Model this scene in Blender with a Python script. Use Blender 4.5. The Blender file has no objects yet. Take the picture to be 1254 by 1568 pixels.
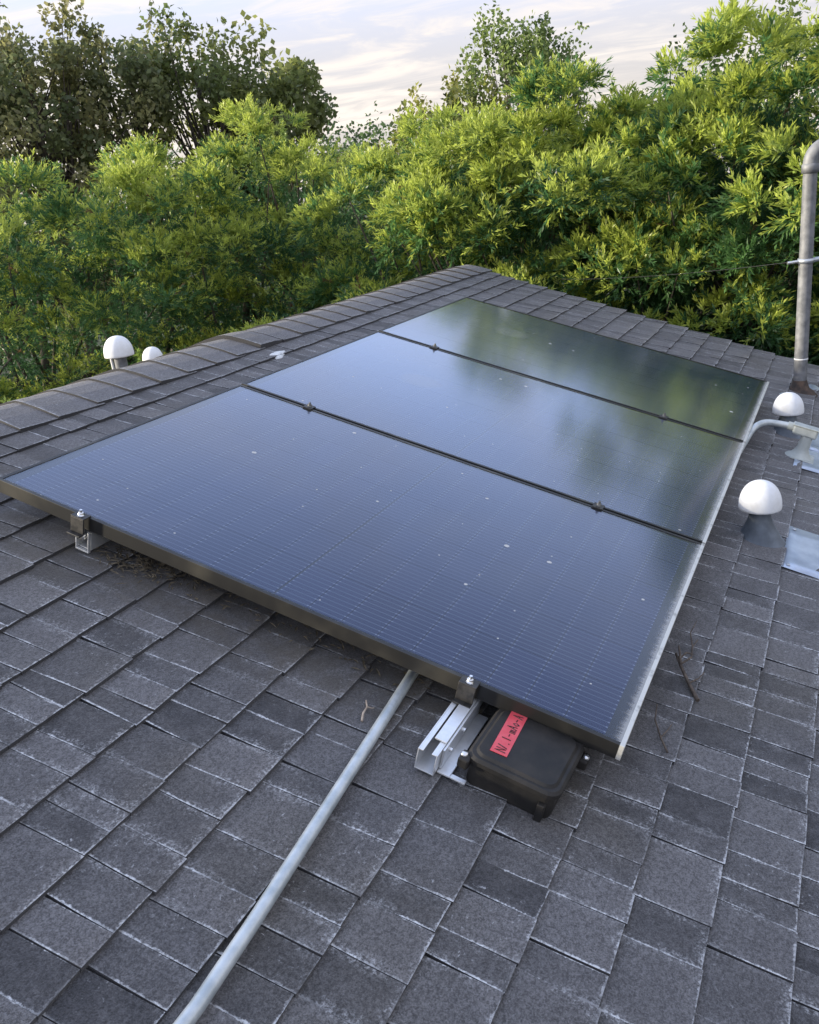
import bpy, bmesh, math, random
import numpy as np
from mathutils import Vector, Matrix

sc = bpy.context.scene
COL = sc.collection
rng = np.random.default_rng(7)
random.seed(7)
rad = math.radians

# ------------------------------------------------------------------ camera
PITCH = rad(16.8875)                      # slope of the roof
CT, ST = math.cos(PITCH), math.sin(PITCH)
CAM = Vector((-1.58958, -2.08902, 0.73685))
right = Vector((0.424034, -0.900408, -0.097263))
up = Vector((0.344675, 0.061133, 0.936729))
back = Vector((-0.837493, -0.430729, 0.336271))
cam_data = bpy.data.cameras.new('camera')
cam_data.sensor_fit = 'VERTICAL'
cam_data.sensor_height = 36.0
cam_data.lens = 1376.27 / 1568.0 * 36.0
cam_data.clip_start = 0.05
cam_data.clip_end = 600.0
cam = bpy.data.objects.new('camera', cam_data)
COL.objects.link(cam)
m3 = Matrix((right, up, back)).transposed()
cam.matrix_world = Matrix.Translation(CAM) @ m3.to_4x4()
sc.camera = cam

# ------------------------------------------------------------------ light
SUN_EL, SUN_AZ = rad(14.0), rad(116.0)      # azimuth from +X towards +Y
sun_dir = Vector((math.cos(SUN_EL) * math.cos(SUN_AZ), math.cos(SUN_EL) * math.sin(SUN_AZ), math.sin(SUN_EL)))
sl = bpy.data.lights.new('sun', 'SUN')
sl.energy = 4.5
sl.angle = rad(5.0)
sl.color = (1.0, 0.90, 0.72)
so = bpy.data.objects.new('sun', sl)
COL.objects.link(so)
so.rotation_euler = sun_dir.to_track_quat('Z', 'Y').to_euler()

world = bpy.data.worlds.new('World')
sc.world = world
world.use_nodes = True
nt = world.node_tree
nt.nodes.clear()
def wn(t, **kw):
    n = nt.nodes.new(t)
    for k, v in kw.items():
        setattr(n, k, v)
    return n
sky = wn('ShaderNodeTexSky', sky_type='NISHITA', sun_disc=False)
sky.sun_elevation = SUN_EL
sky.sun_rotation = math.pi / 2 - SUN_AZ
sky.air_density = 1.0
sky.dust_density = 1.6
sky.ozone_density = 1.2
tc = wn('ShaderNodeTexCoord')
sep = wn('ShaderNodeSeparateXYZ')
nt.links.new(tc.outputs['Generated'], sep.inputs[0])
def wmath(op, a, b=None, clamp=False):
    n = wn('ShaderNodeMath', operation=op, use_clamp=clamp)
    for i, x in enumerate((a, b)):
        if x is None: continue
        if isinstance(x, (int, float)): n.inputs[i].default_value = x
        else: nt.links.new(x, n.inputs[i])
    return n.outputs[0]
zc = wmath('ADD', wmath('MAXIMUM', sep.outputs[2], 0.0), 0.10)
cx = wmath('DIVIDE', sep.outputs[0], zc)
cy = wmath('DIVIDE', sep.outputs[1], zc)
comb = wn('ShaderNodeCombineXYZ')
nt.links.new(wmath('MULTIPLY', cx, 0.9), comb.inputs[0])
nt.links.new(wmath('MULTIPLY', wmath('ADD', cy, wmath('MULTIPLY', cx, 0.35)), 0.55), comb.inputs[1])
def wnoise(scale, detail, rough, dist=0.0):
    n = wn('ShaderNodeTexNoise')
    n.inputs['Scale'].default_value = scale
    n.inputs['Detail'].default_value = detail
    n.inputs['Roughness'].default_value = rough
    n.inputs['Distortion'].default_value = dist
    nt.links.new(comb.outputs[0], n.inputs['Vector'])
    return n.outputs['Fac']
n1 = wnoise(0.55, 4, 0.55, 0.4)
n2 = wnoise(3.4, 6, 0.62, 0.9)
cl = wmath('ADD', wmath('MULTIPLY', n1, 0.5), wmath('MULTIPLY', n2, 0.5))
cr = wn('ShaderNodeMapRange')
cr.interpolation_type = 'SMOOTHSTEP'
cr.inputs['From Min'].default_value = 0.40
cr.inputs['From Max'].default_value = 0.60
cr.inputs['To Min'].default_value = 0.92
cr.inputs['To Max'].default_value = 0.92
nt.links.new(cl, cr.inputs['Value'])
# cloud sheet: pale cream low down, thin in places
mixc = wn('ShaderNodeMix', data_type='RGBA')
thin = wn('ShaderNodeMapRange'); thin.interpolation_type = 'SMOOTHSTEP'
for k_, v_ in zip(('From Min', 'From Max', 'To Min', 'To Max'), (0.14, 0.50, 1.0, 0.80)): thin.inputs[k_].default_value = v_
nt.links.new(sep.outputs[2], thin.inputs['Value'])
nt.links.new(wmath('MULTIPLY', cr.outputs[0], thin.outputs[0]), mixc.inputs['Factor'])
nt.links.new(sky.outputs[0], mixc.inputs['A'])
cloudcol = wn('ShaderNodeMix', data_type='RGBA')
ccf = wn('ShaderNodeMapRange'); ccf.interpolation_type = 'SMOOTHSTEP'
ccf.inputs['From Min'].default_value = 0.42; ccf.inputs['From Max'].default_value = 0.60
nt.links.new(cl, ccf.inputs['Value'])
nt.links.new(ccf.outputs[0], cloudcol.inputs['Factor'])
veil = wn('ShaderNodeMix', data_type='RGBA')
vr = wn('ShaderNodeMapRange'); vr.interpolation_type = 'SMOOTHSTEP'
vr.inputs['From Min'].default_value = 0.05; vr.inputs['From Max'].default_value = 0.40
nt.links.new(sep.outputs[2], vr.inputs['Value']); nt.links.new(vr.outputs[0], veil.inputs['Factor'])
veil.inputs['A'].default_value = (3.4, 3.15, 3.05, 1); veil.inputs['B'].default_value = (4.3, 5.4, 8.2, 1)  # unseen overhead veil brightened to lift panel reflections and roof light
nt.links.new(veil.outputs['Result'], cloudcol.inputs['A'])
cloudcol.inputs['B'].default_value = (5.0, 4.5, 4.1, 1)
nt.links.new(cloudcol.outputs['Result'], mixc.inputs['B'])
bg = wn('ShaderNodeBackground')
bg.inputs['Strength'].default_value = 0.14
out = wn('ShaderNodeOutputWorld')
nt.links.new(mixc.outputs['Result'], bg.inputs['Color'])
nt.links.new(bg.outputs[0], out.inputs['Surface'])

sc.view_settings.view_transform = 'Standard'
sc.view_settings.look = 'None'
sc.view_settings.gamma = 1.0
sc.view_settings.exposure = 0.75
sc.view_settings.use_curve_mapping = False
sc.render.engine = 'CYCLES'
sc.cycles.max_bounces = 6
sc.cycles.diffuse_bounces = 4
sc.cycles.glossy_bounces = 3
sc.cycles.transmission_bounces = 4
sc.cycles.transparent_max_bounces = 8
sc.cycles.caustics_reflective = False
sc.cycles.caustics_refractive = False
sc.cycles.sample_clamp_indirect = 4.0
sc.cycles.use_denoising = True

# ------------------------------------------------------------------ helpers
def RP(u, v, w=0.0):
    """roof coordinates (along the ridge, down the slope, off the slope) to world"""
    return Vector((u, -v * CT - w * ST, -v * ST + w * CT))

def tag(o, label=None, cat=None, group=None, kind=None):
    if label: o['label'] = label
    if cat: o['category'] = cat
    if group: o['group'] = group
    if kind: o['kind'] = kind
    return o

def empty(name, loc=(0, 0, 0), roof=False, rotz=0.0):
    o = bpy.data.objects.new(name, None)
    COL.objects.link(o)
    o.location = loc
    o.empty_display_size = 0.05
    if roof:
        o.rotation_euler = (Matrix.Rotation(PITCH, 3, 'X') @ Matrix.Rotation(rotz, 3, 'Z')).to_euler()
    elif rotz:
        o.rotation_euler = (0, 0, rotz)
    return o

class MB:
    """collects shapes into one mesh"""
    def __init__(self):
        self.v, self.f, self.s = [], [], []
    def add(self, vs, fs, smooth=False):
        b = len(self.v)
        self.v += [tuple(p) for p in vs]
        self.f += [tuple(i + b for i in f) for f in fs]
        self.s += [smooth] * len(fs)
        return self
    def box(self, x0, x1, y0, y1, z0, z1):
        vs = [(x, y, z) for z in (z0, z1) for y in (y0, y1) for x in (x0, x1)]
        return self.add(vs, [(0, 2, 3, 1), (4, 5, 7, 6), (0, 1, 5, 4), (2, 6, 7, 3), (0, 4, 6, 2), (1, 3, 7, 5)])
    def obox(self, c, ax, ay, az):
        c, ax, ay, az = map(Vector, (c, ax, ay, az))
        vs = [c + ax * i + ay * j + az * k for k in (-1, 1) for j in (-1, 1) for i in (-1, 1)]
        return self.add(vs, [(0, 2, 3, 1), (4, 5, 7, 6), (0, 1, 5, 4), (2, 6, 7, 3), (0, 4, 6, 2), (1, 3, 7, 5)])
    def tube(self, pts, r, n=10, caps=True):
        pts = [Vector(p) for p in pts]
        rs = r if isinstance(r, (list, tuple)) else [r] * len(pts)
        ref = None
        rings = []
        for i, p in enumerate(pts):
            a = pts[max(i - 1, 0)]; b = pts[min(i + 1, len(pts) - 1)]
            d = (b - a).normalized()
            if ref is None:
                ref = d.orthogonal().normalized()
            ref = (ref - d * ref.dot(d))
            if ref.length < 1e-6: ref = d.orthogonal()
            ref.normalize()
            q = d.cross(ref)
            rings.append([p + (ref * math.cos(2 * math.pi * k / n) + q * math.sin(2 * math.pi * k / n)) * rs[i] for k in range(n)])
        vs = [x for rg in rings for x in rg]
        fs = []
        for i in range(len(pts) - 1):
            for k in range(n):
                fs.append((i * n + k, i * n + (k + 1) % n, (i + 1) * n + (k + 1) % n, (i + 1) * n + k))
        self.add(vs, fs, True)
        if caps:
            b = len(self.v)
            self.add(rings[0] + rings[-1], [tuple(range(n - 1, -1, -1)), tuple(range(n, 2 * n))])
        return self
    def lathe(self, prof, n=24, c=(0, 0, 0), smooth=True):
        """profile of (radius, z) about the z axis"""
        c = Vector(c)
        vs = []
        for r, z in prof:
            for k in range(n):
                a = 2 * math.pi * k / n
                vs.append(c + Vector((r * math.cos(a), r * math.sin(a), z)))
        fs = []
        for i in range(len(prof) - 1):
            for k in range(n):
                fs.append((i * n + k, i * n + (k + 1) % n, (i + 1) * n + (k + 1) % n, (i + 1) * n + k))
        return self.add(vs, fs, smooth)
    def build(self, name, mat, parent=None, bevel=0.0, loc=None):
        me = bpy.data.meshes.new(name)
        me.from_pydata([tuple(p) for p in self.v], [], self.f)
        me.polygons.foreach_set('use_smooth', self.s)
        me.materials.append(mat)
        me.update()
        o = bpy.data.objects.new(name, me)
        COL.objects.link(o)
        if parent: o.parent = parent
        if loc is not None: o.location = loc
        if bevel:
            b = o.modifiers.new('bevel', 'BEVEL')
            b.width = bevel; b.segments = 2; b.limit_method = 'ANGLE'; b.angle_limit = rad(40)
        return o

def copy_tree(o, parent=None):
    c = o.copy(); COL.objects.link(c); c.parent = parent
    for ch in o.children: copy_tree(ch, c)
    return c

# ------------------------------------------------------------------ materials
class NT:
    def __init__(self, name):
        self.m = bpy.data.materials.new(name); self.m.use_nodes = True
        self.t = self.m.node_tree; self.t.nodes.clear()
        self.out = self.n('ShaderNodeOutputMaterial')
    def n(self, t, **kw):
        x = self.t.nodes.new(t)
        for k, v in kw.items(): setattr(x, k, v)
        return x
    def l(self, a, b): self.t.links.new(a, b)
    def put(self, sock, x):
        if x is None: return
        if isinstance(x, (int, float, tuple, list)):
            if isinstance(x, (tuple, list)) and len(x) == 3 and sock.type == 'RGBA': x = tuple(x) + (1,)
            sock.default_value = x
        else: self.l(x, sock)
    def math(self, op, a, b=None, c=None, clamp=False):
        n = self.n('ShaderNodeMath', operation=op, use_clamp=clamp)
        for i, x in enumerate((a, b, c)): self.put(n.inputs[i], x)
        return n.outputs[0]
    def noise(self, vec, scale, detail=3, rough=0.55, dist=0.0):
        n = self.n('ShaderNodeTexNoise')
        if vec is not None: self.l(vec, n.inputs['Vector'])
        n.inputs['Scale'].default_value = scale; n.inputs['Detail'].default_value = detail
        n.inputs['Roughness'].default_value = rough; n.inputs['Distortion'].default_value = dist
        return n.outputs['Fac']
    def ramp(self, x, a, b, lo=0.0, hi=1.0):
        n = self.n('ShaderNodeMapRange'); n.interpolation_type = 'SMOOTHSTEP'
        self.put(n.inputs['Value'], x)
        for k, v in zip(('From Min', 'From Max', 'To Min', 'To Max'), (a, b, lo, hi)): self.put(n.inputs[k], v)
        return n.outputs[0]
    def mix(self, f, a, b):
        n = self.n('ShaderNodeMix', data_type='RGBA')
        self.put(n.inputs['Factor'], f); self.put(n.inputs['A'], a); self.put(n.inputs['B'], b)
        return n.outputs['Result']
    def scalecol(self, col, f):
        n = self.n('ShaderNodeMix', data_type='RGBA', blend_type='MULTIPLY')
        n.inputs['Factor'].default_value = 1.0
        self.put(n.inputs['A'], col)
        cc = self.n('ShaderNodeCombineColor')
        for i in range(3): self.put(cc.inputs[i], f)
        self.l(cc.outputs[0], n.inputs['B'])
        return n.outputs['Result']
    def bump(self, h, strength, dist):
        n = self.n('ShaderNodeBump'); n.inputs['Strength'].default_value = strength; n.inputs['Distance'].default_value = dist
        self.l(h, n.inputs['Height']); return n.outputs[0]
    def bsdf(self, col, rough=0.6, metal=0.0, spec=0.5, normal=None, **kw):
        b = self.n('ShaderNodeBsdfPrincipled')
        self.put(b.inputs['Base Color'], col); self.put(b.inputs['Roughness'], rough)
        self.put(b.inputs['Metallic'], metal); self.put(b.inputs['Specular IOR Level'], spec)
        if normal is not None: self.l(normal, b.inputs['Normal'])
        for k, v in kw.items(): self.put(b.inputs[k], v)
        return b.outputs[0]
    def done(self, shader):
        self.l(shader, self.out.inputs['Surface']); return self.m
    def pos(self): return self.n('ShaderNodeNewGeometry').outputs['Position']
    def obj(self): return self.n('ShaderNodeTexCoord').outputs['Object']
    def attr(self, name):
        n = self.n('ShaderNodeAttribute'); n.attribute_name = name; return n

def mottled(name, ca, cb, scale, rough=0.6, metal=0.0, spec=0.5, bump=0.0, bscale=None, bdist=0.002, coord='obj', rvar=0.15):
    t = NT(name)
    p = t.obj() if coord == 'obj' else t.pos()
    n = t.noise(p, scale, 5, 0.6)
    f = t.ramp(n, 0.3, 0.7)
    col = t.mix(f, ca, cb)
    rr = t.math('ADD', t.math('MULTIPLY', n, rvar), rough - rvar * 0.5)
    nrm = None
    if bump: nrm = t.bump(t.noise(p, bscale or scale * 4, 4, 0.6), bump, bdist)
    return t.done(t.bsdf(col, rr, metal, spec, nrm))

def shingle_material():
    t = NT('asphalt_shingle')
    p = t.pos()
    a = t.attr('piece')                      # r, g, b = metres from the side, side and butt edges; alpha = the piece's own tone
    sep = t.n('ShaderNodeSeparateColor'); t.l(a.outputs['Color'], sep.inputs[0])
    rnd = a.outputs['Alpha']
    grain = t.noise(p, 300, 2, 0.8)
    fine = t.noise(p, 120, 4, 0.75)
    blot = t.noise(p, 16, 5, 0.65)
    big = t.noise(p, 1.7, 3, 0.5)
    base = t.mix(rnd, (0.034, 0.034, 0.037), (0.128, 0.124, 0.126))
    base = t.mix(t.ramp(blot, 0.38, 0.75, 0.0, 0.45), base, (0.155, 0.150, 0.152))
    base = t.mix(t.ramp(big, 0.50, 0.70, 0.0, 0.40), base, (0.092, 0.082, 0.066))
    g = t.math('ADD', t.math('MULTIPLY', grain, 1.2), t.math('MULTIPLY', fine, 1.2))
    g = t.ramp(g, 0.85, 1.58, 0.42, 1.58)
    base = t.scalecol(base, g)
    # pale wear along the exposed edges and scuffs inside
    side = t.math('MINIMUM', sep.outputs[0], t.math('ADD', sep.outputs[1], 0.0035))
    wob = t.noise(p, 170, 4, 0.75)
    low = t.noise(p, 26, 3, 0.6)
    ww = t.math('MULTIPLY', t.math('ADD', t.math('MULTIPLY', t.math('SUBTRACT', wob, 0.5), 1.1), t.math('MULTIPLY', t.math('SUBTRACT', low, 0.47), 0.9)), 0.016)
    seam = t.math('SUBTRACT', 1.0, t.ramp(t.math('SUBTRACT', side, t.math('MULTIPLY', ww, 0.7)), 0.0012, 0.0042))
    butt = t.math('SUBTRACT', 1.0, t.ramp(t.math('SUBTRACT', sep.outputs[2], ww), 0.0006, 0.0034))
    patch = t.ramp(t.noise(p, 8.0, 3, 0.6), 0.40, 0.58)
    wear = t.math('MULTIPLY', t.math('MAXIMUM', seam, t.math('MULTIPLY', butt, 0.7)), t.math('ADD', t.math('MULTIPLY', patch, 0.85), 0.22))
    scuff = t.math('MULTIPLY', t.ramp(t.noise(p, 70, 5, 0.78, 0.5), 0.58, 0.70), t.ramp(t.noise(p, 5.2, 3, 0.5), 0.48, 0.64))
    halo = t.math('MULTIPLY', t.math('SUBTRACT', 1.0, t.ramp(t.math('SUBTRACT', t.math('MINIMUM', side, sep.outputs[2]), t.math('MULTIPLY', ww, 2.0)), 0.002, 0.020)), t.ramp(t.noise(p, 6.0, 3, 0.6), 0.45, 0.62))
    wear = t.math('MAXIMUM', wear, t.math('MULTIPLY', halo, t.ramp(wob, 0.45, 0.62, 0.0, 0.45)))
    wear = t.math('MAXIMUM', wear, t.math('MULTIPLY', scuff, 0.65))
    wear = t.math('MULTIPLY', wear, t.ramp(fine, 0.36, 0.58, 0.25, 1.0), clamp=True)
    col = t.mix(wear, base, (0.64, 0.65, 0.66))
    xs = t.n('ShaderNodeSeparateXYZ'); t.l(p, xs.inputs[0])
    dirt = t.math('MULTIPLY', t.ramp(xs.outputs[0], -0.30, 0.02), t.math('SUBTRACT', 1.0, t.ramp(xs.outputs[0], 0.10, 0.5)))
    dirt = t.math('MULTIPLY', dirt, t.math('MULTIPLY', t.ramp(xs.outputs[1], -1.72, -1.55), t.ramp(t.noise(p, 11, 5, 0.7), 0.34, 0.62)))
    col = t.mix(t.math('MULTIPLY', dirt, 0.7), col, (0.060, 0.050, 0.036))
    # the cut butt face is bare asphalt
    nz = t.n('ShaderNodeNewGeometry')
    dp = t.n('ShaderNodeVectorMath', operation='DOT_PRODUCT')
    t.l(nz.outputs['True Normal'], dp.inputs[0]); dp.inputs[1].default_value = (0, 0, 1)
    cut = t.math('LESS_THAN', dp.outputs['Value'], 0.5)
    col = t.mix(cut, col, (0.03, 0.03, 0.033))
    nrm = t.bump(t.math('ADD', grain, t.math('MULTIPLY', fine, 0.8)), 0.55, 0.004)
    return t.done(t.bsdf(col, 0.86, 0, 0.35, nrm, **{'Sheen Weight': 0.20, 'Sheen Roughness': 0.55, 'Sheen Tint': (0.92, 0.9, 0.9)}))

def leaf_material(name, trans=0.46, rough=0.42):
    t = NT(name)
    c = t.attr('tone').outputs['Color']
    d = t.bsdf(c, rough, 0, 0.5)
    tr = t.n('ShaderNodeBsdfTranslucent')
    t.l(t.mix(0.5, c, t.scalecol(c, 1.5)), tr.inputs['Color'])
    mx = t.n('ShaderNodeMixShader'); mx.inputs[0].default_value = trans
    t.l(d, mx.inputs[1]); t.l(tr.outputs[0], mx.inputs[2])
    return t.done(mx.outputs[0])

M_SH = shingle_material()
M_LEAF = leaf_material('narrow_leaf')
M_BROAD = leaf_material('broad_leaf', 0.5, 0.5)
M_BARK = mottled('bark', (0.055, 0.045, 0.036), (0.13, 0.11, 0.09), 9, 0.9, bump=0.6, bscale=30, bdist=0.01, coord='pos')
M_GALV = mottled('galvanised_steel', (0.42, 0.45, 0.48), (0.62, 0.65, 0.68), 24, 0.42, 0.75, bump=0.08, coord='obj')
M_EMT = mottled('conduit_steel', (0.40, 0.45, 0.47), (0.60, 0.64, 0.65), 22, 0.40, 0.45, bump=0.05)
M_ALU = mottled('mill_aluminium', (0.74, 0.76, 0.78), (0.84, 0.85, 0.86), 40, 0.34, 0.55)
M_STEEL = mottled('bright_steel', (0.70, 0.71, 0.72), (0.82, 0.82, 0.82), 80, 0.25, 0.9)
M_WHITE = mottled('white_plastic', (0.74, 0.74, 0.73), (0.85, 0.86, 0.87), 22, 0.5, 0, 0.4)
M_BLACK = mottled('black_polymer', (0.012, 0.012, 0.012), (0.034, 0.030, 0.026), 13, 0.62, 0, 0.4, bump=0.15, bscale=180, bdist=0.001)
M_FLASH = mottled('flashing_sheet', (0.40, 0.46, 0.56), (0.66, 0.72, 0.80), 7, 0.38, 0.6, bump=0.12, bscale=9, bdist=0.006)
M_CONE = mottled('painted_flashing', (0.085, 0.10, 0.12), (0.17, 0.20, 0.235), 12, 0.55, 0.2)
M_GREYPIPE = mottled('weathered_pipe', (0.13, 0.135, 0.145), (0.25, 0.255, 0.265), 18, 0.6, 0.25, bump=0.15, bscale=60, bdist=0.002)
M_CASTGREY = mottled('grey_casting', (0.40, 0.43, 0.41), (0.54, 0.57, 0.54), 16, 0.6, 0.15)
M_MASTIC = mottled('rusty_mastic', (0.035, 0.028, 0.024), (0.13, 0.085, 0.06), 22, 0.85, bump=0.5, bscale=60, bdist=0.006)
M_TWIG = mottled('dry_twig', (0.06, 0.045, 0.035), (0.16, 0.125, 0.095), 40, 0.9)
M_PALETWIG = mottled('pale_twig', (0.33, 0.26, 0.20), (0.48, 0.40, 0.32), 60, 0.9)
M_STUCCO = mottled('stucco', (0.46, 0.43, 0.38), (0.54, 0.51, 0.46), 5, 0.9, bump=0.3, bscale=120, bdist=0.004)
M_WOOD = mottled('painted_wood', (0.30, 0.28, 0.26), (0.38, 0.36, 0.33), 8, 0.7)
M_DIRT = mottled('garden_soil', (0.03, 0.032, 0.018), (0.045, 0.06, 0.025), 1.5, 0.95, bump=0.5, bscale=14, bdist=0.05, coord='pos')
M_DROP = mottled('dried_dropping', (0.78, 0.79, 0.78), (0.62, 0.63, 0.62), 60, 0.8, bump=0.4, bscale=90, bdist=0.003)
M_RED = mottled('red_tape', (0.70, 0.07, 0.09), (0.78, 0.11, 0.13), 40, 0.45, 0, 0.5)
M_INK = mottled('marker_ink', (0.01, 0.008, 0.01), (0.03, 0.02, 0.025), 50, 0.6)
M_WIRE = mottled('dark_wire', (0.02, 0.02, 0.02), (0.05, 0.05, 0.05), 20, 0.6)
M_LITTER = mottled('leaf_litter', (0.07, 0.055, 0.035), (0.20, 0.165, 0.11), 70, 0.95)

def frame_material():
    t = NT('anodised_frame')
    o = t.n('ShaderNodeTexCoord').outputs['Object']
    s = t.n('ShaderNodeSeparateXYZ'); t.l(o, s.inputs[0])
    n = t.noise(o, 26, 4, 0.65)
    edge = t.ramp(s.outputs[1], -1.7455, -1.7475)          # the low side, where dust and lime settle
    dust = t.math('MULTIPLY', edge, t.ramp(n, 0.25, 0.48, 0.45, 1.0))
    film = t.ramp(t.noise(o, 5, 3, 0.5), 0.45, 0.75, 0.02, 0.40)
    col = t.mix(film, (0.017, 0.017, 0.017), (0.17, 0.155, 0.12))  # patchy beige film: reflected light put into the frame colour
    col = t.mix(dust, col, (0.66, 0.65, 0.60))
    return t.done(t.bsdf(col, 0.42, 0.25, 0.5))
M_FRAME = frame_material()

def cell_material():
    t = NT('solar_cell')
    o = t.n('ShaderNodeTexCoord').outputs['Object']
    s = t.n('ShaderNodeSeparateXYZ'); t.l(o, s.inputs[0])
    # collecting wires run the long way, every 18 mm
    fx = t.math('ABSOLUTE', t.math('SUBTRACT', t.math('FRACT', t.math('DIVIDE', s.outputs[0], 0.0182)), 0.5))
    wire = t.math('SUBTRACT', 1.0, t.ramp(fx, 0.035, 0.075))
    ey = t.math('ABSOLUTE', s.outputs[1])
    pad = t.math('MULTIPLY', t.math('SUBTRACT', 1.0, t.ramp(fx, 0.10, 0.16)), t.ramp(ey, 0.0395, 0.0415))
    rn = t.n('ShaderNodeObjectInfo').outputs['Random']
    col = t.mix(rn, (0.005, 0.011, 0.052), (0.008, 0.015, 0.066))
    col = t.mix(t.math('MULTIPLY', wire, 0.75), col, (0.10, 0.13, 0.20))
    col = t.mix(t.math('MULTIPLY', pad, 0.45), col, (0.26, 0.30, 0.40))
    return t.done(t.bsdf(col, 0.5, 0, 0.3))
M_CELL = cell_material()
M_SHEET = mottled('black_backsheet', (0.006, 0.007, 0.010), (0.010, 0.011, 0.014), 6, 0.6)

def glass_material():
    t = NT('panel_glass')
    o = t.n('ShaderNodeTexCoord').outputs['Object']
    s = t.n('ShaderNodeSeparateXYZ'); t.l(o, s.inputs[0])
    lw = t.n('ShaderNodeLayerWeight'); lw.inputs['Blend'].default_value = 0.5
    fr = t.math('ADD', t.math('MULTIPLY', t.math('POWER', lw.outputs['Facing'], 4.6), 2.2), 0.026, clamp=True)
    fr = t.math('MINIMUM', fr, 0.52)
    tr = t.n('ShaderNodeBsdfTransparent'); tr.inputs['Color'].default_value = (0.92, 0.94, 0.95, 1)
    gl = t.n('ShaderNodeBsdfGlossy'); gl.inputs['Roughness'].default_value = 0.15
    gl.inputs['Color'].default_value = (0.86, 0.91, 1.0, 1)
    wv = t.bump(t.noise(o, 3.2, 2, 0.5), 0.05, 0.01); t.l(wv, gl.inputs['Normal'])
    mx = t.n('ShaderNodeMixShader'); t.l(fr, mx.inputs[0]); t.l(tr.outputs[0], mx.inputs[1]); t.l(gl.outputs[0], mx.inputs[2])
    # dust: film, droppings, the fringe along the low edge
    wp = t.pos()
    d = t.math('ADD', s.outputs[1], 1.746)
    mp = t.n('ShaderNodeMapping'); mp.inputs['Scale'].default_value = (260, 9, 1); t.l(wp, mp.inputs[0])
    streak = t.noise(mp.outputs[0], 1.0, 4, 0.65)
    reach = t.math('ADD', t.math('MULTIPLY', t.math('POWER', streak, 2.4), 0.085), 0.003)
    fringe = t.math('SUBTRACT', 1.0, t.math('DIVIDE', d, reach), clamp=True)
    fringe = t.math('MULTIPLY', t.math('POWER', fringe, 1.6), 0.65)
    vo = t.n('ShaderNodeTexVoronoi'); vo.voronoi_dimensions = '2D'; vo.inputs['Scale'].default_value = 7.5; t.l(wp, vo.inputs['Vector'])
    wob = t.math('MULTIPLY', t.noise(wp, 160, 2, 0.5), 0.03)
    sc_ = t.n('ShaderNodeSeparateColor'); t.l(vo.outputs['Color'], sc_.inputs[0])
    size = t.math('MULTIPLY', t.math('POWER', sc_.outputs[0], 6.0), 0.05)
    speck = t.math('LESS_THAN', t.math('ADD', vo.outputs['Distance'], wob), t.math('ADD', size, 0.032))
    speck = t.math('MULTIPLY', speck, t.math('GREATER_THAN', sc_.outputs[1], 0.70))
    film = t.math('MULTIPLY', t.ramp(t.noise(wp, 2.1, 4, 0.55), 0.35, 0.75), 0.045)
    ex = t.math('DIVIDE', t.math('SUBTRACT', s.outputs[0], 0.64), 0.085)
    ey = t.math('DIVIDE', t.math('ADD', s.outputs[1], 0.46), 0.105)
    rr_ = t.math('ADD', t.math('MULTIPLY', ex, ex), t.math('MULTIPLY', ey, ey))
    smudge = t.math('MULTIPLY', t.math('SUBTRACT', 1.0, t.ramp(t.math('ADD', rr_, t.math('MULTIPLY', t.noise(wp, 14, 3, 0.6), 0.6)), 0.75, 1.35)), 0.10)
    wx = t.n('ShaderNodeSeparateXYZ'); t.l(wp, wx.inputs[0])
    smudge = t.math('MULTIPLY', smudge, t.math('GREATER_THAN', wx.outputs[0], 1.14))
    film = t.math('MAXIMUM', film, smudge)
    dust = t.math('MAXIMUM', t.math('MAXIMUM', fringe, t.math('MULTIPLY', speck, 0.85)), film)
    df = t.n('ShaderNodeBsdfDiffuse'); df.inputs['Color'].default_value = (0.62, 0.61, 0.58, 1)
    m2 = t.n('ShaderNodeMixShader'); t.l(dust, m2.inputs[0]); t.l(mx.outputs[0], m2.inputs[1]); t.l(df.outputs[0], m2.inputs[2])
    return t.done(m2.outputs[0])
M_GLASS = glass_material()

# ------------------------------------------------------------------ ground
GZ = -3.55
g = MB()
g.add([(-260, -260, GZ), (260, -260, GZ), (260, 260, GZ), (-260, 260, GZ)], [(0, 1, 2, 3)])
tag(g.build('ground', M_DIRT), kind='structure')

# ------------------------------------------------------------------ house and roof
V_RIDGE = -0.565
V_EAVE = 4.15
U0 = -4.2
def u_rake(v): return 4.835 - 0.085 * (v + 0.5)
house = empty('house', RP(0.6, 1.0, 0) + Vector((0, 0, 0)))
house.location.z = GZ
tag(house, 'low house whose dark asphalt shingle roof fills the lower picture', 'house')
HL = Vector(house.location)
def H(p): return Vector(p) - HL

ridge = RP(0, V_RIDGE)
ry, rz = ridge.y, ridge.z
def far(v):                                   # point on the far slope, v measured down from the ridge
    return Vector((0, ry + v * CT, rz - v * ST))

b = MB()                                      # near roof deck
def slab(pts, t):
    n = Vector((0, -ST, CT))
    vs = [H(p) for p in pts] + [H(p - n * t) for p in pts]
    return vs, [(0, 1, 2, 3), (7, 6, 5, 4), (0, 4, 5, 1), (1, 5, 6, 2), (2, 6, 7, 3), (3, 7, 4, 0)]
b.add(*slab([RP(U0, V_RIDGE, -.003), RP(U0, V_EAVE, -.003), RP(u_rake(V_EAVE) - .03, V_EAVE, -.003), RP(u_rake(V_RIDGE) - .03, V_RIDGE, -.003)], 0.10))
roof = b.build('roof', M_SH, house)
b = MB()
LF = 4.7
n2_ = Vector((0, ST, CT))
pts = [Vector((U0, ry + LF * CT, rz - LF * ST)), Vector((U0, ry, rz)), Vector((u_rake(V_RIDGE) - .03, ry, rz)), Vector((u_rake(V_RIDGE) + .2, ry + LF * CT, rz - LF * ST))]
pts = [p - n2_ * 0.004 for p in pts]
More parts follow.
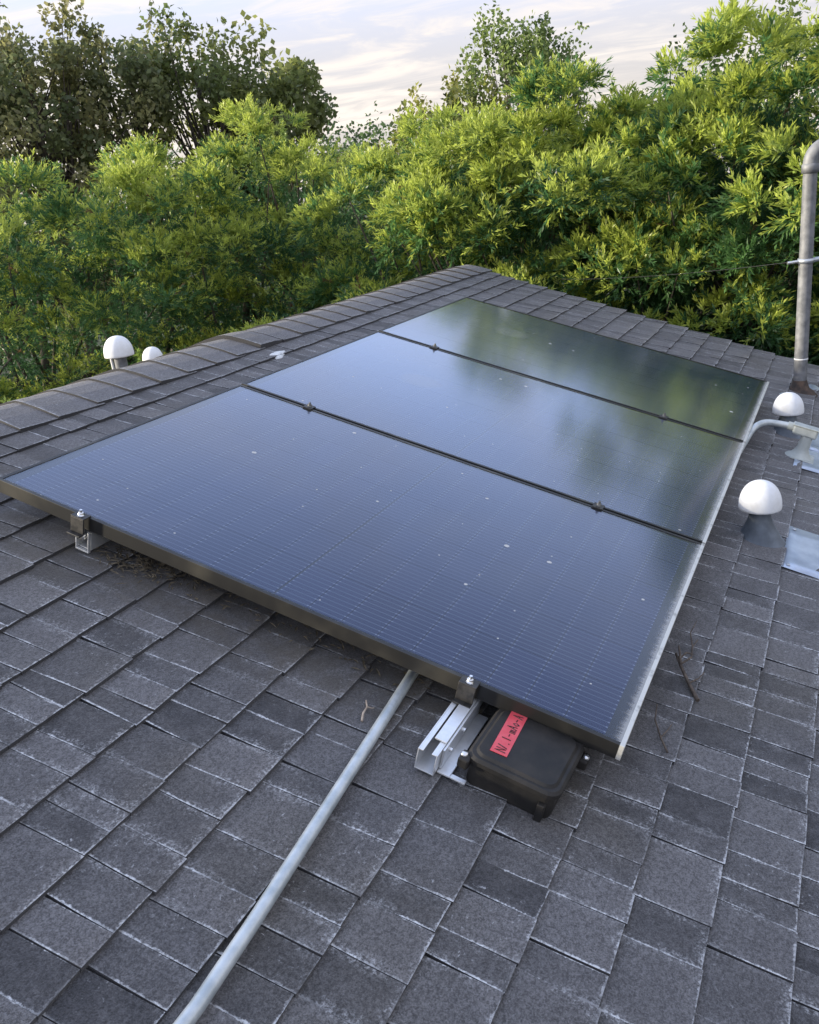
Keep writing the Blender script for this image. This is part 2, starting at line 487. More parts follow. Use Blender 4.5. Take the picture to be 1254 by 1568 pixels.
vs = [H(p) for p in pts] + [H(p - n2_ * 0.1) for p in pts]
b.add(vs, [(3, 2, 1, 0), (4, 5, 6, 7), (1, 5, 4, 0), (2, 6, 5, 1), (3, 7, 6, 2), (0, 4, 7, 3)])
roof_far = b.build('roof', M_SH, house)
roof_far['label'] = 'far slope of the shingle roof beyond the ridge'
# walls and gable
wy0, wy1 = RP(0, V_EAVE - .5).y, ry + (LF - .5) * CT
wx0, wx1 = U0 + .4, 4.15
b = MB()
b.box(wx0 - HL.x, wx1 - HL.x, wy0 - HL.y, wy1 - HL.y, 0, (rz - (V_EAVE - V_RIDGE - .5) * ST - 0.16) - GZ)
zt = (rz - (V_EAVE - V_RIDGE - .5) * ST - 0.16) - GZ
for x in (wx1 - .15,):
    b.add([(x - HL.x, wy0 - HL.y, zt - .02), (x - HL.x, wy1 - HL.y, zt - .02), (x - HL.x, ry - HL.y, rz - GZ - .16),
           (x + .14 - HL.x, wy0 - HL.y, zt - .02), (x + .14 - HL.x, wy1 - HL.y, zt - .02), (x + .14 - HL.x, ry - HL.y, rz - GZ - .16)],
          [(0, 2, 1), (3, 4, 5), (0, 3, 5, 2), (1, 2, 5, 4), (0, 1, 4, 3)])
b.build('wall', M_STUCCO, house)
b = MB()                                      # rake board under the shingle ends
for (va, vb) in ((V_RIDGE, V_EAVE),):
    vs = []
    for v in (va, vb):
        for du in (-.055, -.028):
            for w in (-.17, -.012):
                vs.append(H(RP(u_rake(v) + du + .01, v, w)))
    b.add(vs, [(0, 1, 3, 2), (4, 6, 7, 5), (0, 4, 5, 1), (2, 3, 7, 6), (1, 5, 7, 3), (0, 2, 6, 4)])
b.build('rake_board', M_WOOD, house)

# ---- shingles
def set_piece_attr(me, data):
    at = me.color_attributes.new('piece', 'FLOAT_COLOR', 'POINT')
    at.data.foreach_set('color', np.asarray(data, np.float32).ravel())

edges = [-.26, -.15, -.04, .106, .262, .411, .557, .706, .853, 1.0, 1.146, 1.295, 1.44, 1.583, 1.724, 1.866, 2.011, 2.156]
while edges[-1] < V_EAVE + .02: edges.append(edges[-1] + .1455)
pieces = []
prev = -.42
for ci, vb in enumerate(edges):
    vt = prev - .03
    u = -3.1 + random.uniform(-.2, 0)
    raised = random.random() < .5
    lim = u_rake(vb) + random.uniform(-.004, .004)
    while u < lim - .02:
        wd = random.choice((.07, .08, .09, .10, .115, .13, .16)) * random.uniform(.9, 1.1)
        if not raised: wd *= .85
        u1 = min(u + wd, lim)
        if lim - u1 < .05: u1 = lim
        pieces.append((u, u1, vt, vb, raised))
        u = u1
        raised = not raised if random.random() < .88 else raised
    prev = vb

def piece_mesh(u0, u1, vt, vb, raised, org):
    """a tilted slab, thick at the butt: 12 verts"""
    g_ = .0010
    u0 += g_; u1 -= g_
    hb = (.0150 if raised else .0134) + random.uniform(-.0012, .0016)
    ht = .0032
    jb = random.uniform(-.003, .003)
    jl, jr = jb + random.uniform(-.0012, .0012), jb + random.uniform(-.0012, .0012)
    hl, hr = hb + random.uniform(-.0012, .0012), hb + random.uniform(-.0012, .0012)
    if not raised: jl -= .002; jr -= .002
    um = (u0 + u1) / 2 + random.uniform(-.01, .01)
    vm = vt + (vb - vt) * .55
    sk = random.uniform(-.006, .006)
    P = []
    for (uu, j, h) in ((u0, jl, hl), (um, (jl + jr) / 2, (hl + hr) / 2 + random.uniform(-.0005, .0012)), (u1, jr, hr)):
        P += [(uu + sk, vt, ht), (uu + sk * .3, vm, ht + (h - ht) * .5), (uu, vb + j, h), (uu, vb + j - .0008, -.002), (uu + sk, vt, -.002)]
    tone = min(1, max(0, random.gauss(.74 if raised else .34, .22)))
    wd = u1 - u0
    attr = []
    for k, (uu, v, w) in enumerate(P):
        c = k // 5
        dl = (0, um - u0, wd)[c]; dr = (wd, u1 - um, 0)[c]
        dv = (vb - vt, vb - vm, 0, 0, vb - vt)[k % 5]
        attr.append((dl, dr, dv, tone))
    vs = [RP(*p) - org for p in P]
    fs = []
    for c in (0, 1):
        a, d = c * 5, (c + 1) * 5
        fs += [(a, a + 1, d + 1, d), (a + 1, a + 2, d + 2, d + 1), (a + 2, a + 3, d + 3, d + 2)]
    fs += [(0, 4, 3, 2, 1), (10, 11, 12, 13, 14)]
    return vs, fs, attr

# the pieces that show largest from where the photograph was taken become objects
f_px = 1376.27
def screen(p):
    d = p - CAM
    z = -d.dot(back)
    if z < .05: return None
    return 627 + f_px * d.dot(right) / z, 784 - f_px * d.dot(up) / z, z
def seen_size(pc):
    u0, u1, vt, vb, _ = pc
    vt = vt + .03
    c = RP((u0 + u1) / 2, (vt + vb) / 2, .01)
    s = screen(c)
    if s is None or not (-30 < s[0] < 1284 and -30 < s[1] < 1598): return 0
    cu, cv = (u0 + u1) / 2, (vt + vb) / 2
    if .08 < cu < 3.6 and -.02 < cv < 1.72: return 0        # under the panels
    q = [screen(RP(a, b_, .01)) for a, b_ in ((u0, vt), (u1, vt), (u1, vb), (u0, vb))]
    if any(x is None for x in q): return 0
    ar = 0
    for i in range(4): ar += q[i][0] * q[(i + 1) % 4][1] - q[(i + 1) % 4][0] * q[i][1]
    return abs(ar)
order = sorted(range(len(pieces)), key=lambda i: -seen_size(pieces[i]))
big = set(order[:300])
RL = HL
sv, sf, sa = [], [], []
for i, pc in enumerate(pieces):
    if i in big:
        org = RP((pc[0] + pc[1]) / 2, pc[3], 0)
        vs, fs, at = piece_mesh(*pc, org)
        me = bpy.data.meshes.new('shingle')
        me.from_pydata([tuple(v) for v in vs], [], fs)
        set_piece_attr(me, at)
        me.materials.append(M_SH)
        o = bpy.data.objects.new('shingle', me); COL.objects.link(o)
        o.parent = roof; o.location = org - RL
    else:
        vs, fs, at = piece_mesh(*pc, RL)
        bse = len(sv)
        sv += [tuple(v) for v in vs]; sf += [tuple(k + bse for k in f) for f in fs]; sa += at
me = bpy.data.meshes.new('shingles')
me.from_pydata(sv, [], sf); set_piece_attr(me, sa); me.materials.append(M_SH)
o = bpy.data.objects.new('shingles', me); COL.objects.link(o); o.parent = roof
o['kind'] = 'stuff'
# far slope: seen only past the ridge, joined
sv, sf, sa = [], [], []
prev = .20
vb = .30
while vb < LF + .02:
    uu = U0 + random.uniform(0, .1); raised = False
    while uu < u_rake(V_RIDGE) + .04 * vb:
        u1 = min(uu + random.uniform(.08, .17), u_rake(V_RIDGE) + .04 * vb + .01)
        vs, fs, at = piece_mesh(uu, u1, prev - .03, vb, raised, Vector((0, 0, 0)))
        bse = len(sv)
        for q in vs:                                           # back to roof coordinates, then onto the far slope
            v_ = -q.y * CT - q.z * ST; w_ = -q.y * ST + q.z * CT
            f_ = far(v_) + Vector((0, ST, CT)) * w_
            sv.append(tuple(Vector((q.x, f_.y, f_.z)) - RL))
        sf += [tuple(k + bse for k in reversed(f)) for f in fs]; sa += at
        uu = u1 + .0001; raised = not raised
    prev = vb; vb += .1455
me = bpy.data.meshes.new('shingles')
me.from_pydata(sv, [], sf); set_piece_attr(me, sa); me.materials.append(M_SH)
o = bpy.data.objects.new('shingles', me); COL.objects.link(o); o.parent = roof_far
o['kind'] = 'stuff'
# deck sheets need the same attribute
for d in (roof, roof_far):
    set_piece_attr(d.data, [(.1, .1, .1, .4)] * len(d.data.vertices))

# ---- ridge caps: bent pieces, butts towards the near end of the ridge
u = -3.0
step_at = 1.86
k = 0
while u < 4.80:
    ln = random.uniform(.165, .19)
    u1 = u + ln + .05
    last = u + ln > 4.78
    if last: u1 = 4.87
    extra = .012 if abs(u - step_at) < .09 else 0.0
    sk = random.uniform(-.012, .012)
    hw = .205 + random.uniform(-.006, .006)
    prof = []
    for s in (-hw, -hw * .55, -.035, 0, .035, hw * .55, hw):
        prof.append(s)
    vs, at = [], []
    tone = random.gauss(.95, .10)
    org = RP(u, V_RIDGE, 0)
    for (uu, h) in ((u, .024 + extra + random.uniform(-.003, .003)), ((u + u1) / 2, .018 + extra), (u1, .014), (u, .006), (u1, .006)):
        for s in prof:
            drop = -.010 * math.exp(-(s / .04) ** 2)
            if s >= 0: p = RP(uu + sk * s / hw * 1.0, V_RIDGE + s, h + drop)
            else:
                q = far(-s); p = Vector((uu - sk * s / hw * 1.0, q.y + (h + drop) * ST, q.z + (h + drop) * CT))
            vs.append(p - org)
            at.append((max(uu - u, 0), .05, hw - abs(s), min(1, max(0, tone))))
    n = len(prof); fs = []
    for r_ in (0, 1):
        for i in range(n - 1): fs.append((r_ * n + i, r_ * n + i + 1, (r_ + 1) * n + i + 1, (r_ + 1) * n + i))
    for i in range(n - 1): fs.append((3 * n + i, 3 * n + i + 1, i + 1, i))
    for i in range(n - 1): fs.append((2 * n + i, 2 * n + i + 1, 4 * n + i + 1, 4 * n + i))
    fs += [(3 * n + n - 1, 4 * n + n - 1, 2 * n + n - 1, n + n - 1, n - 1), (3 * n, 0, n, 2 * n, 4 * n)]
    me = bpy.data.meshes.new('ridge_cap')
    me.from_pydata([tuple(v) for v in vs], [], fs)
    me.update()
    bm = bmesh.new(); bm.from_mesh(me); bmesh.ops.recalc_face_normals(bm, faces=bm.faces); bm.to_mesh(me); bm.free()
    set_piece_attr(me, at); me.materials.append(M_SH)
    o = bpy.data.objects.new('ridge_cap', me); COL.objects.link(o); o.parent = roof; o.location = org - RL
    u += ln; k += 1
    if last: break

# ------------------------------------------------------------------ solar panels
PW, PL, PT, PITCH_U, PTOP = 1.128, 1.757, .038, 1.14, .12
def make_panel():
    root = empty('solar_panel', (0, 0, 0), True)
    b = MB(); lip = .011
    b.box(0, lip, -PL, 0, -PT, 0); b.box(PW - lip, PW, -PL, 0, -PT, 0)
    b.box(lip, PW - lip, -lip, 0, -PT, -.0004); b.box(lip, PW - lip, -PL, -PL + lip, -PT, -.0004)
    b.box(lip, lip + .022, -PL + lip, -lip, -PT, -PT + .002); b.box(PW - lip - .022, PW - lip, -PL + lip, -lip, -PT, -PT + .002)
    b.build('frame', M_FRAME, root, bevel=.0008)
    b = MB(); b.add([(lip - .002, -PL + lip - .002, -.002), (PW - lip + .002, -PL + lip - .002, -.002), (PW - lip + .002, -lip + .002, -.002), (lip - .002, -lip + .002, -.002)], [(0, 1, 2, 3)])
    b.build('glass', M_GLASS, root)
    b = MB(); b.box(lip - .003, PW - lip + .003, -PL + lip - .003, -lip + .003, -.0085, -.0062)
    b.build('backsheet', M_SHEET, root)
    cw, ch = .1815, .0925
    x0 = (PW - 6 * cw) / 2
    first = None
    for i in range(6):
        for j in range(18):
            x = x0 + cw * (i + .5)
            y = -(.030 + ch * (j + .5) + (.004 if j >= 9 else 0) + .012)
            if first is None:
                b = MB(); b.box(-cw / 2 + .001, cw / 2 - .001, -ch / 2 + .001, ch / 2 - .001, -.0006, 0)
                first = b.build('cell', M_CELL, root, loc=(x, y, -.0045))
            else:
                c = first.copy(); COL.objects.link(c); c.location = (x, y, -.0045)
    return root
p0 = make_panel()
plabels = ['nearest black solar panel, with the junction box at its edge', 'middle black solar panel of the three, between the two clamped seams',
           'farthest black solar panel, mirroring the dark trees']
for i in range(3):
    pn = p0 if i == 0 else copy_tree(p0)
    pn.location = RP(i * PITCH_U, 0, PTOP)
    tag(pn, plabels[i], 'solar panel', 'solar panels of the roof array')

# ------------------------------------------------------------------ mounting rails with clamps
def make_rail(v0, ua, ub, label, feet):
    r = empty('mounting_rail', RP(ua, v0, 0), True); tag(r, label, 'rail', 'rails under the solar panels')
    L = ub - ua; t = .0025; w = .022
    z0, z1 = .020, .073
    b = MB()                                    # open C channel with returned lips
    b.box(0, L, -w, w, z0, z0 + t)
    b.box(0, L, -w, -w + t, z0 + t, z1); b.box(0, L, w - t, w, z0 + t, z1)
    b.box(0, L, -w + t, -w + .013, z1 - t, z1 - .0002); b.box(0, L, w - .012, w - t, z1 - t, z1 - .0002)
    b.build('channel', M_ALU, r, bevel=.0006)
    return r
def clamp(parent, x, end):
    b = MB()
    zt = PTOP + .004
    if end:
        b.box(x - .020, x + .010, -.021, .021, PTOP + .0006, zt)
        b.box(x - .020, x - .016, -.021, .021, .075, PTOP + .0006)
        b.box(x - .034, x - .020, -.021, .021, .0745, .079)
    else:
        b.box(x - .018, x + .018, -.018, .018, PTOP + .0006, zt)
        b.box(x - .004, x + .004, -.014, .014, .074, PTOP + .0006)
    c = b.build('end_clamp' if end else 'mid_clamp', M_FRAME_DARK, parent, bevel=.0012)
    bx = x - .006 if end else x
    b = MB(); b.lathe([(0, .009), (.0065, .009), (.0075, .007), (.0075, 0), (.010, 0), (.010, -.001)], 6 if False else 12, (bx, 0, zt))
    b.tube([(bx, 0, zt + .006), (bx, 0, zt + .016)], .0038, 8)
    b.build('bolt', M_STEEL if end else M_DULL, c)
    return c
M_DULL = mottled('dull_steel', (0.10, 0.10, 0.10), (0.20, 0.195, 0.18), 60, 0.45, 0.7)
M_FRAME_DARK = mottled('dark_anodised', (0.03, 0.03, 0.03), (0.075, 0.07, 0.065), 60, 0.45, 0.4)
rl = make_rail(.302, .006, 3.50, 'silver rail under the upper ends of the panels', ())
rr = make_rail(1.405, -.212, 3.50, 'silver rail sticking out beside the black junction box', ())
for r_, ua in ((rl, .006), (rr, -.212)):
    clamp(r_, -.002 - ua, True)
    clamp(r_, PITCH_U - .006 - ua, False); clamp(r_, 2 * PITCH_U - .006 - ua, False)
    for uf in (.55, 1.75, 2.95):
        b = MB(); b.box(uf - ua - .03, uf - ua + .03, -.05, .05, .0125, .0195); b.build('foot', M_ALU, r_)
# splice plate lying on the exposed end of the long rail, screws and the flat foot beside it
b = MB(); b.box(.045, .205, -.0225, .0045, .0735, .0775); b.build('splice_plate', M_ALU, rr, bevel=.0008)
b = MB(); b.box(.028, .245, -.0275, -.0225, .022, .070); b.build('side_plate', M_ALU, rr, bevel=.001)
for x, z in ((.062, .050), (.135, .052)):
    b = MB(); b.tube([(x, -.0275, z), (x, -.0335, z)], .0055, 8); b.build('screw', M_STEEL, rr)
b = MB()
b.box(.018, .245, -.052, -.0225, .016, .0205); b.box(.018, .030, -.086, -.052, .016, .0205); b.box(.095, .112, -.066, -.052, .016, .0205)
b.build('foot', M_ALU, rr, bevel=.001)
b = MB(); b.tube([(.024, -.080, .020), (.024, -.080, .002)], .006, 8); b.build('screw', M_STEEL, rr)
# the cut end of the short rail: square bracket and nut
b = MB()
for (y0, y1, z0, z1) in ((-.022, .022, .0145, .0195), (-.022, -.0185, .0195, .0745), (.0185, .022, .0195, .0745)):
    b.box(-.010, -.001, y0, y1, z0, z1)
b.box(-.010, -.001, .001, .0185, .0695, .0745)
b.build('end_bracket', M_ALU, rl, bevel=.0008)
b = MB(); b.lathe([(0, .006), (.009, .006), (.0105, .004), (.0105, -.006)], 6, (0, 0, 0)); nut = b.build('nut', M_STEEL, rl)
nut.location = (-.009, -.002, .060); nut.rotation_euler = (0, -math.pi / 2, 0)

# ------------------------------------------------------------------ junction box
jb = empty('junction_box', RP(-.083, 1.578, 0), True, rad(-1.5))
tag(jb, 'black plastic junction box with red label on the shingles', 'junction box')
def rrect_prism(hx, hy, r, z0, z1, inset=0.0, n=6):
    vs = []
    for z, ins in ((z0, 0.0), (z1 - inset, 0.0), (z1, inset)):
        for cx_, cy_, a0 in ((hx - r, hy - r, 0), (-hx + r, hy - r, 90), (-hx + r, -hy + r, 180), (hx - r, -hy + r, 270)):
            for k in range(n + 1):
                a = rad(a0 + 90 * k / n)
                vs.append((cx_ + (r - ins) * math.cos(a), cy_ + (r - ins) * math.sin(a), z))
    N = 4 * (n + 1); fs = []
    for L in (0, 1):
        for i in range(N): fs.append((L * N + i, L * N + (i + 1) % N, (L + 1) * N + (i + 1) % N, (L + 1) * N + i))
    fs += [tuple(range(N - 1, -1, -1)), tuple(range(2 * N, 3 * N))]
    return vs, fs
b = MB(); vs, fs = rrect_prism(.094, .094, .022, .008, .066, .002); b.add(vs, fs)
body = b.build('body', M_BLACK, jb, bevel=.002)
b = MB(); vs, fs = rrect_prism(.102, .102, .030, .067, .083, .006); b.add(vs, fs)
vs, fs = rrect_prism(.090, .090, .026, .082, .0885, .0055); b.add(vs, fs)
lid = b.build('lid', M_BLACK, jb, bevel=.0025)
b = MB(); b.box(-.106, -.088, -.082, -.066, .000, .050); b.build('leg', M_BLACK, jb, bevel=.002)
for x, y, z in ((.082, -.106, .052), (-.095, .100, .070)):
    b = MB(); b.obox((x, y, z - .006), (.017, 0, 0), (0, .012, 0), (0, 0, .012))
    lug = b.build('lug', M_BLACK, jb, bevel=.004)
    b = MB(); b.lathe([(0, .006), (.006, .005), (.008, .002), (.008, -.002)], 10, (x, y - .004 if y < 0 else y + .004, z + .006))
    b.build('bolt', M_STEEL, lug)
# red tape with marker scribble
b = MB(); b.box(-.074, .074, -.0185, .0185, 0, .0012)
lab = b.build('label_tape', M_RED, jb); lab.location = (.010, .048, .0888); lab.rotation_euler = (0, 0, rad(3))
lab['label'] = 'red tape label with black handwriting'
glyphs = {'N': [[(0, 0), (0, 1), (.6, 0), (.6, 1)]], '/': [[(0, 0), (.4, 1)]], 'S': [[(.6, .9), (.2, 1), (0, .75), (.5, .4), (.5, .1), (0, 0)]],
          'I': [[(.2, 0), (.25, 1)]], 'm': [[(0, 0), (0, .6), (.3, .5), (.3, 0)], [(.3, .5), (.6, .55), (.6, 0)]], 'A': [[(0, 0), (.3, 1), (.6, 0)], [(.1, .4), (.5, .4)]],
          'o': [[(.3, 0), (0, .3), (.3, .65), (.6, .3), (.3, 0)]], '.': [[(.2, 0), (.25, .1)]], '-': [[(0, .4), (.5, .42)]]}
b = MB(); x = -.066
for ch in 'N/.I-mAo-A':
    for st in glyphs[ch]:
        pts_ = [(x + px * .015, -.011 + py * .021 + random.uniform(-.001, .001), .0016) for px, py in st]
        b.tube(pts_, .0011, 5)
    x += .0135
b.build('handwriting', M_INK, lab)

# ------------------------------------------------------------------ conduit across the roof
cd = empty('conduit', RP(-.9, 1.345, 0), True); tag(cd, 'long pale steel conduit running under the nearest panel', 'conduit')
pth = []
for i in range(25):
    uu = -2.9 + i * (3.75 / 24)
    vv = 1.332 if uu < -.85 else 1.332 - .090 * ((uu + .85) ** 1.05)
    ww = .030
    pth.append((uu + .9, -(vv - 1.345), ww))
b = MB(); b.tube(pth, .0127, 18); b.build('tube', M_EMT, cd)
for uu in (-1.9, .35):
    vv = 1.332 if uu < -.85 else 1.332 - .090 * ((uu + .85) ** 1.05)
    b = MB(); b.tube([(uu + .9 - .03, -(vv - 1.345), .030), (uu + .9 + .03, -(vv - 1.345), .030)], .0170, 18); b.build('coupling', M_EMT, cd)

# ------------------------------------------------------------------ vents
def make_vent(loc, label, kind, dia=.165, h=.125, lean=0):
    o = empty('roof_vent', loc); tag(o, label, 'vent', 'white capped roof vents')
    R_ = dia / 2
    z0 = h
    b = MB()
    prof = []
    for i in range(13):
        a = math.pi / 2 * i / 12
        prof.append((R_ * math.cos(a) ** .86 if i < 12 else 0.0005, z0 + .012 + R_ * 1.22 * math.sin(a)))
    prof = [(R_ * .94, z0 - .001), (R_ * .985, z0), (R_ * 1.0, z0 + .006)] + prof
    b.lathe(prof, 40)
    b.lathe([(.035, z0 + .002), (R_ * .94, z0 - .001)], 40)
    b.build('cap', M_WHITE, o)
    if kind == 'cone':
        b = MB(); b.lathe([(.105, -.035), (.082, -.006), (.050, .050), (.038, .082), (.037, h + .004)], 32); b.build('cone', M_CONE, o)
    else:
        b = MB(); b.lathe([(.034, -.16), (.034, h + .004)], 28); b.build('pipe', M_GREYPIPE, o)
        b = MB(); b.tube([(-.026, .030, -.16), (-.030, .034, h + .003)], .0075, 8); b.build('strap', M_WHITE, o)
    return o
v1 = make_vent(RP(1.600, 1.917, .004), 'white domed roof vent nearest on the slope, silver flashing plate beside it', 'cone', dia=.145, h=.116)
v2 = make_vent(RP(2.98, 1.918, .004), 'white domed roof vent behind the grey conduit fitting, below the tall pipe', 'cone', dia=.142, h=.104)
def pix(x, y, dist):
    d = (right * ((x - 627) / f_px) - up * ((y - 784) / f_px) - back)
    return CAM + d * dist
pA = pix(183, 545, 4.85); pB = pix(235, 553, 5.9)
v3 = make_vent(pA - Vector((0, 0, .10)), 'larger white domed vent standing beyond the ridge, grey pipe showing', 'pipe', dia=.158, h=.10)
v4 = make_vent(pB - Vector((0, 0, .10)), 'small white vent dome peeping over the ridge', 'pipe', dia=.135, h=.10)
# flashing sheets, tucked under the course above
def flashing(name, u0, u1, v0, v1, label, w=.0135, parent=None, mat=None):
    o = empty(name, RP((u0 + u1) / 2, v0, 0), True) if parent is None else parent
    b = MB(); n = 7
    hx = (u1 - u0) / 2
    vs = []
    for j in range(n):
        for i in range(n):
            vs.append((-hx + 2 * hx * i / (n - 1), -(v1 - v0) * j / (n - 1), w + .0016 * math.sin(i * 2.1 + j * 1.3) + .001 * math.cos(j * 2.7)))
    N = len(vs)
    vs += [(x, y, z - .0012) for x, y, z in vs]
    fs = []
    for j in range(n - 1):
        for i in range(n - 1):
            a = j * n + i
            fs.append((a, a + n, a + n + 1, a + 1)); fs.append((N + a, N + a + 1, N + a + n + 1, N + a + n))
    for i in range(n - 1):
        fs += [(i, i + 1, N + i + 1, N + i), ((n - 1) * n + i, N + (n - 1) * n + i, N + (n - 1) * n + i + 1, (n - 1) * n + i + 1)]
        fs += [(i * n, N + i * n, N + (i + 1) * n, (i + 1) * n), (i * n + n - 1, (i + 1) * n + n - 1, N + (i + 1) * n + n - 1, N + i * n + n - 1)]
    b.add(vs, fs, True)
    return b.build('flashing', mat or M_FLASH, o)
def rel(parent, part, u, v):
    """put a sloping part under an upright thing"""
    part.location = RP(u, v, 0) - Vector(parent.location)
    part.rotation_euler = (PITCH, 0, 0)
fl = flashing('x', 1.405, 1.785, 2.006, 2.33, '', parent=v1); rel(v1, fl, 1.595, 2.006)
fl = flashing('x', 2.80, 3.17, 2.006, 2.30, '', parent=v2); rel(v2, fl, 2.985, 2.006)

for vv_, uc in ((v1, 1.595), (v2, 2.985)):
    for du, dv in ((-.165, .02), (.165, .02), (-.165, .15), (.165, .15)):
        b = MB(); b.lathe([(0, .0045), (.006, .004), (.0075, .001)], 10); nl_ = b.build('nail', M_GALV, vv_)
        rel(vv_, nl_, uc + du, 2.006 + dv); nl_.location += Vector((0, -ST, CT)) * .0155
# conduit fitting: bent conduit, cast body on a post over its own flashing
cf = empty('conduit_fitting', RP(2.655, 1.945, -.004), True); tag(cf, 'bent grey conduit and cast fitting beside the array, on a pale flashing', 'conduit')
ctrl = [(2.15, 1.745, .045), (2.36, 1.762, .050), (2.50, 1.772, .066), (2.585, 1.783, .098), (2.635, 1.805, .120), (2.665, 1.840, .130), (2.680, 1.90, .136), (2.684, 1.945, .139)]
pts_ = []
for i in range(len(ctrl) - 1):
    p0_, p1, p2, p3 = [Vector(ctrl[max(0, min(len(ctrl) - 1, k_))]) for k_ in (i - 1, i, i + 1, i + 2)]
    for s in range(5):
        t_ = s / 5
        pts_.append(.5 * ((2 * p1) + (p2 - p0_) * t_ + (2 * p0_ - 5 * p1 + 4 * p2 - p3) * t_ ** 2 + (-p0_ + 3 * p1 - 3 * p2 + p3) * t_ ** 3))
pts_.append(Vector(ctrl[-1]))
pts_ = [(p.x - 2.68, -(p.y - 1.965), p.z) for p in pts_]
b = MB(); b.tube(pts_, .0145, 14); b.build('tube', M_EMT, cf)
b = MB(); b.tube([(.003, .045, .137), (.004, .012, .139)], .019, 14); b.build('connector', M_CASTGREY, cf)
b = MB(); b.box(-.022, .026, -.085, .020, .112, .152); bd = b.build('fitting_body', M_CASTGREY, cf, bevel=.008)
b = MB(); b.box(-.026, .030, -.092, .024, .1525, .158); b.build('cover', M_CASTGREY, cf, bevel=.002)
b = MB(); b.lathe([(.075, .004), (.060, .016), (.040, .030), (.027, .055), (.024, .115)], 24, (0, -.048, 0)); b.build('post', M_CASTGREY, cf)
b = MB(); b.box(-.06, .06, -.11, -.01, .013, .020); b.build('flange', M_CASTGREY, cf, bevel=.004)
fl = flashing('x', 2.52, 2.90, 1.99, 2.30, '', w=.0165, parent=cf, mat=M_CASTFLASH if 'M_CASTFLASH' in globals() else M_FLASH)
fl.location = (.03, -.03, 0)

# ------------------------------------------------------------------ tall pipe with elbow
tp = empty('vent_pipe', RP(3.874, 1.925, .0)); tag(tp, 'tall weathered grey pipe with elbow top at the right edge', 'pipe')
pr = .0355
b = MB(); b.tube([(0, 0, -.06), (0, 0, 1.21)], pr, 28); b.build('pipe', M_GREYPIPE, tp)
b = MB()
ed = Vector((.30, -.95, 0)).normalized()
arc = [Vector((0, 0, 1.212))] + [Vector((0, 0, 1.22)) + ed * (.085 * (1 - math.cos(rad(a)))) + Vector((0, 0, .085 * math.sin(rad(a)))) for a in range(0, 91, 10)]
arc.append(arc[-1] + ed * .12)
b.tube(arc, pr * 1.10, 24); elb = b.build('elbow', M_GREYPIPE, tp)
b = MB(); b.lathe([(pr * 1.0, -.012), (pr * 1.24, -.012), (pr * 1.24, .03), (pr * 1.08, .034)], 28, (0, 0, 1.185)); b.build('collar', M_GREYPIPE, tp)
zb = .725
b = MB(); b.lathe([(pr * 1.0, -.012), (pr * 1.20, -.012), (pr * 1.20, .012), (pr, .012)], 28, (0, 0, zb)); band = b.build('band', M_GALV, tp)
sd = Vector((.424, -.900, 0)).normalized()
b = MB(); b.tube([sd * pr * 1.1 + Vector((0, 0, zb)), sd * .26 + Vector((0, 0, zb + .02))], .013, 10); b.build('brace', M_GALV, tp)
b = MB(); b.tube([sd * -pr * 1.15 + Vector((0, 0, zb)), sd * -.10 + Vector((0, 0, zb - .004))], .008, 8); b.build('bolt', M_STEEL, band)
b = MB(); b.lathe([(pr * 1.0, -.004), (pr * 1.035, -.004), (pr * 1.035, .004), (pr, .004)], 28, (0, 0, .19)); b.build('paint_ring', M_WHITE, tp)
b = MB(); b.lathe([(.10, -.025), (.075, .004), (.052, .022), (pr, .07)], 20); b.build('mastic', M_MASTIC, tp)
for (uu, vv, s, m_) in ((4.02, 1.99, .05, M_FLASH), (3.66, 1.86, .055, M_FLASH)):
    b = MB(); b.lathe([(0.0, .018), (s * .6, .016), (s, .010)], 12); o = b.build('sealant', m_, tp); rel(tp, o, uu, vv); o.scale = (1.6, .7, 1)

# thin wire from the pipe into the trees
w0 = Vector(tp.location) + Vector((0, 0, zb)) - sd * .09
w1 = pix(760, 424, 8.2)
b = MB(); pts_ = []
for i in range(17):
    t_ = i / 16; p = w0.lerp(w1, t_); p.z -= .10 * 4 * t_ * (1 - t_) * .5
    pts_.append(p - w0)
b.tube(pts_, .0013, 6)
wi = b.build('guy_wire', M_WIRE, None, loc=w0); tag(wi, 'thin dark wire running from the tall pipe into the trees', 'wire')

# ------------------------------------------------------------------ debris on the roof
def twig(name, u, v, segs, mat, label, cat='twig'):
    o = empty(name, RP(u, v, 0), True); tag(o, label, cat)
    for kk, (pts_, r0, r1) in enumerate(segs):
        b = MB(); n = len(pts_)
        b.tube([(a - 0, -c, h) for a, c, h in pts_], [r0 + (r1 - r0) * i / (n - 1) for i in range(n)], 6)
        b.build('stem' if kk == 0 else 'branch', mat, o)
    return o
twig('fallen_twig', .545, 1.80, [([(-.115, .075, .019), (-.06, .042, .022), (0, .008, .028), (.04, -.012, .032)], .0055, .0035),
     ([(0, .008, .03), (.05, .028, .032), (.11, .022, .028), (.17, .03, .022)], .003, .0015), ([(.11, .022, .028), (.15, .005, .045), (.20, .01, .06)], .002, .001),
     ([(-.06, .042, .022), (-.02, .062, .022), (.02, .07, .02)], .0025, .0012), ([(0, .008, .03), (.03, -.004, .045), (.06, -.012, .045)], .004, .002),
     ([(.02, .0, .03), (.05, .012, .04), (.07, .03, .03)], .003, .0015)], M_TWIG,
     'dark fallen twig lying against the low edge of the array')
twig('fallen_twig', .24, 1.80, [([(-.06, .045, .019), (-.02, .02, .022), (.03, -.005, .028), (.08, -.012, .036)], .0025, .0012), ([(-.02, .02, .02), (.02, .03, .02), (.05, .035, .02)], .002, .001)],
     M_TWIG, 'smaller dark twig by the near corner of the array')
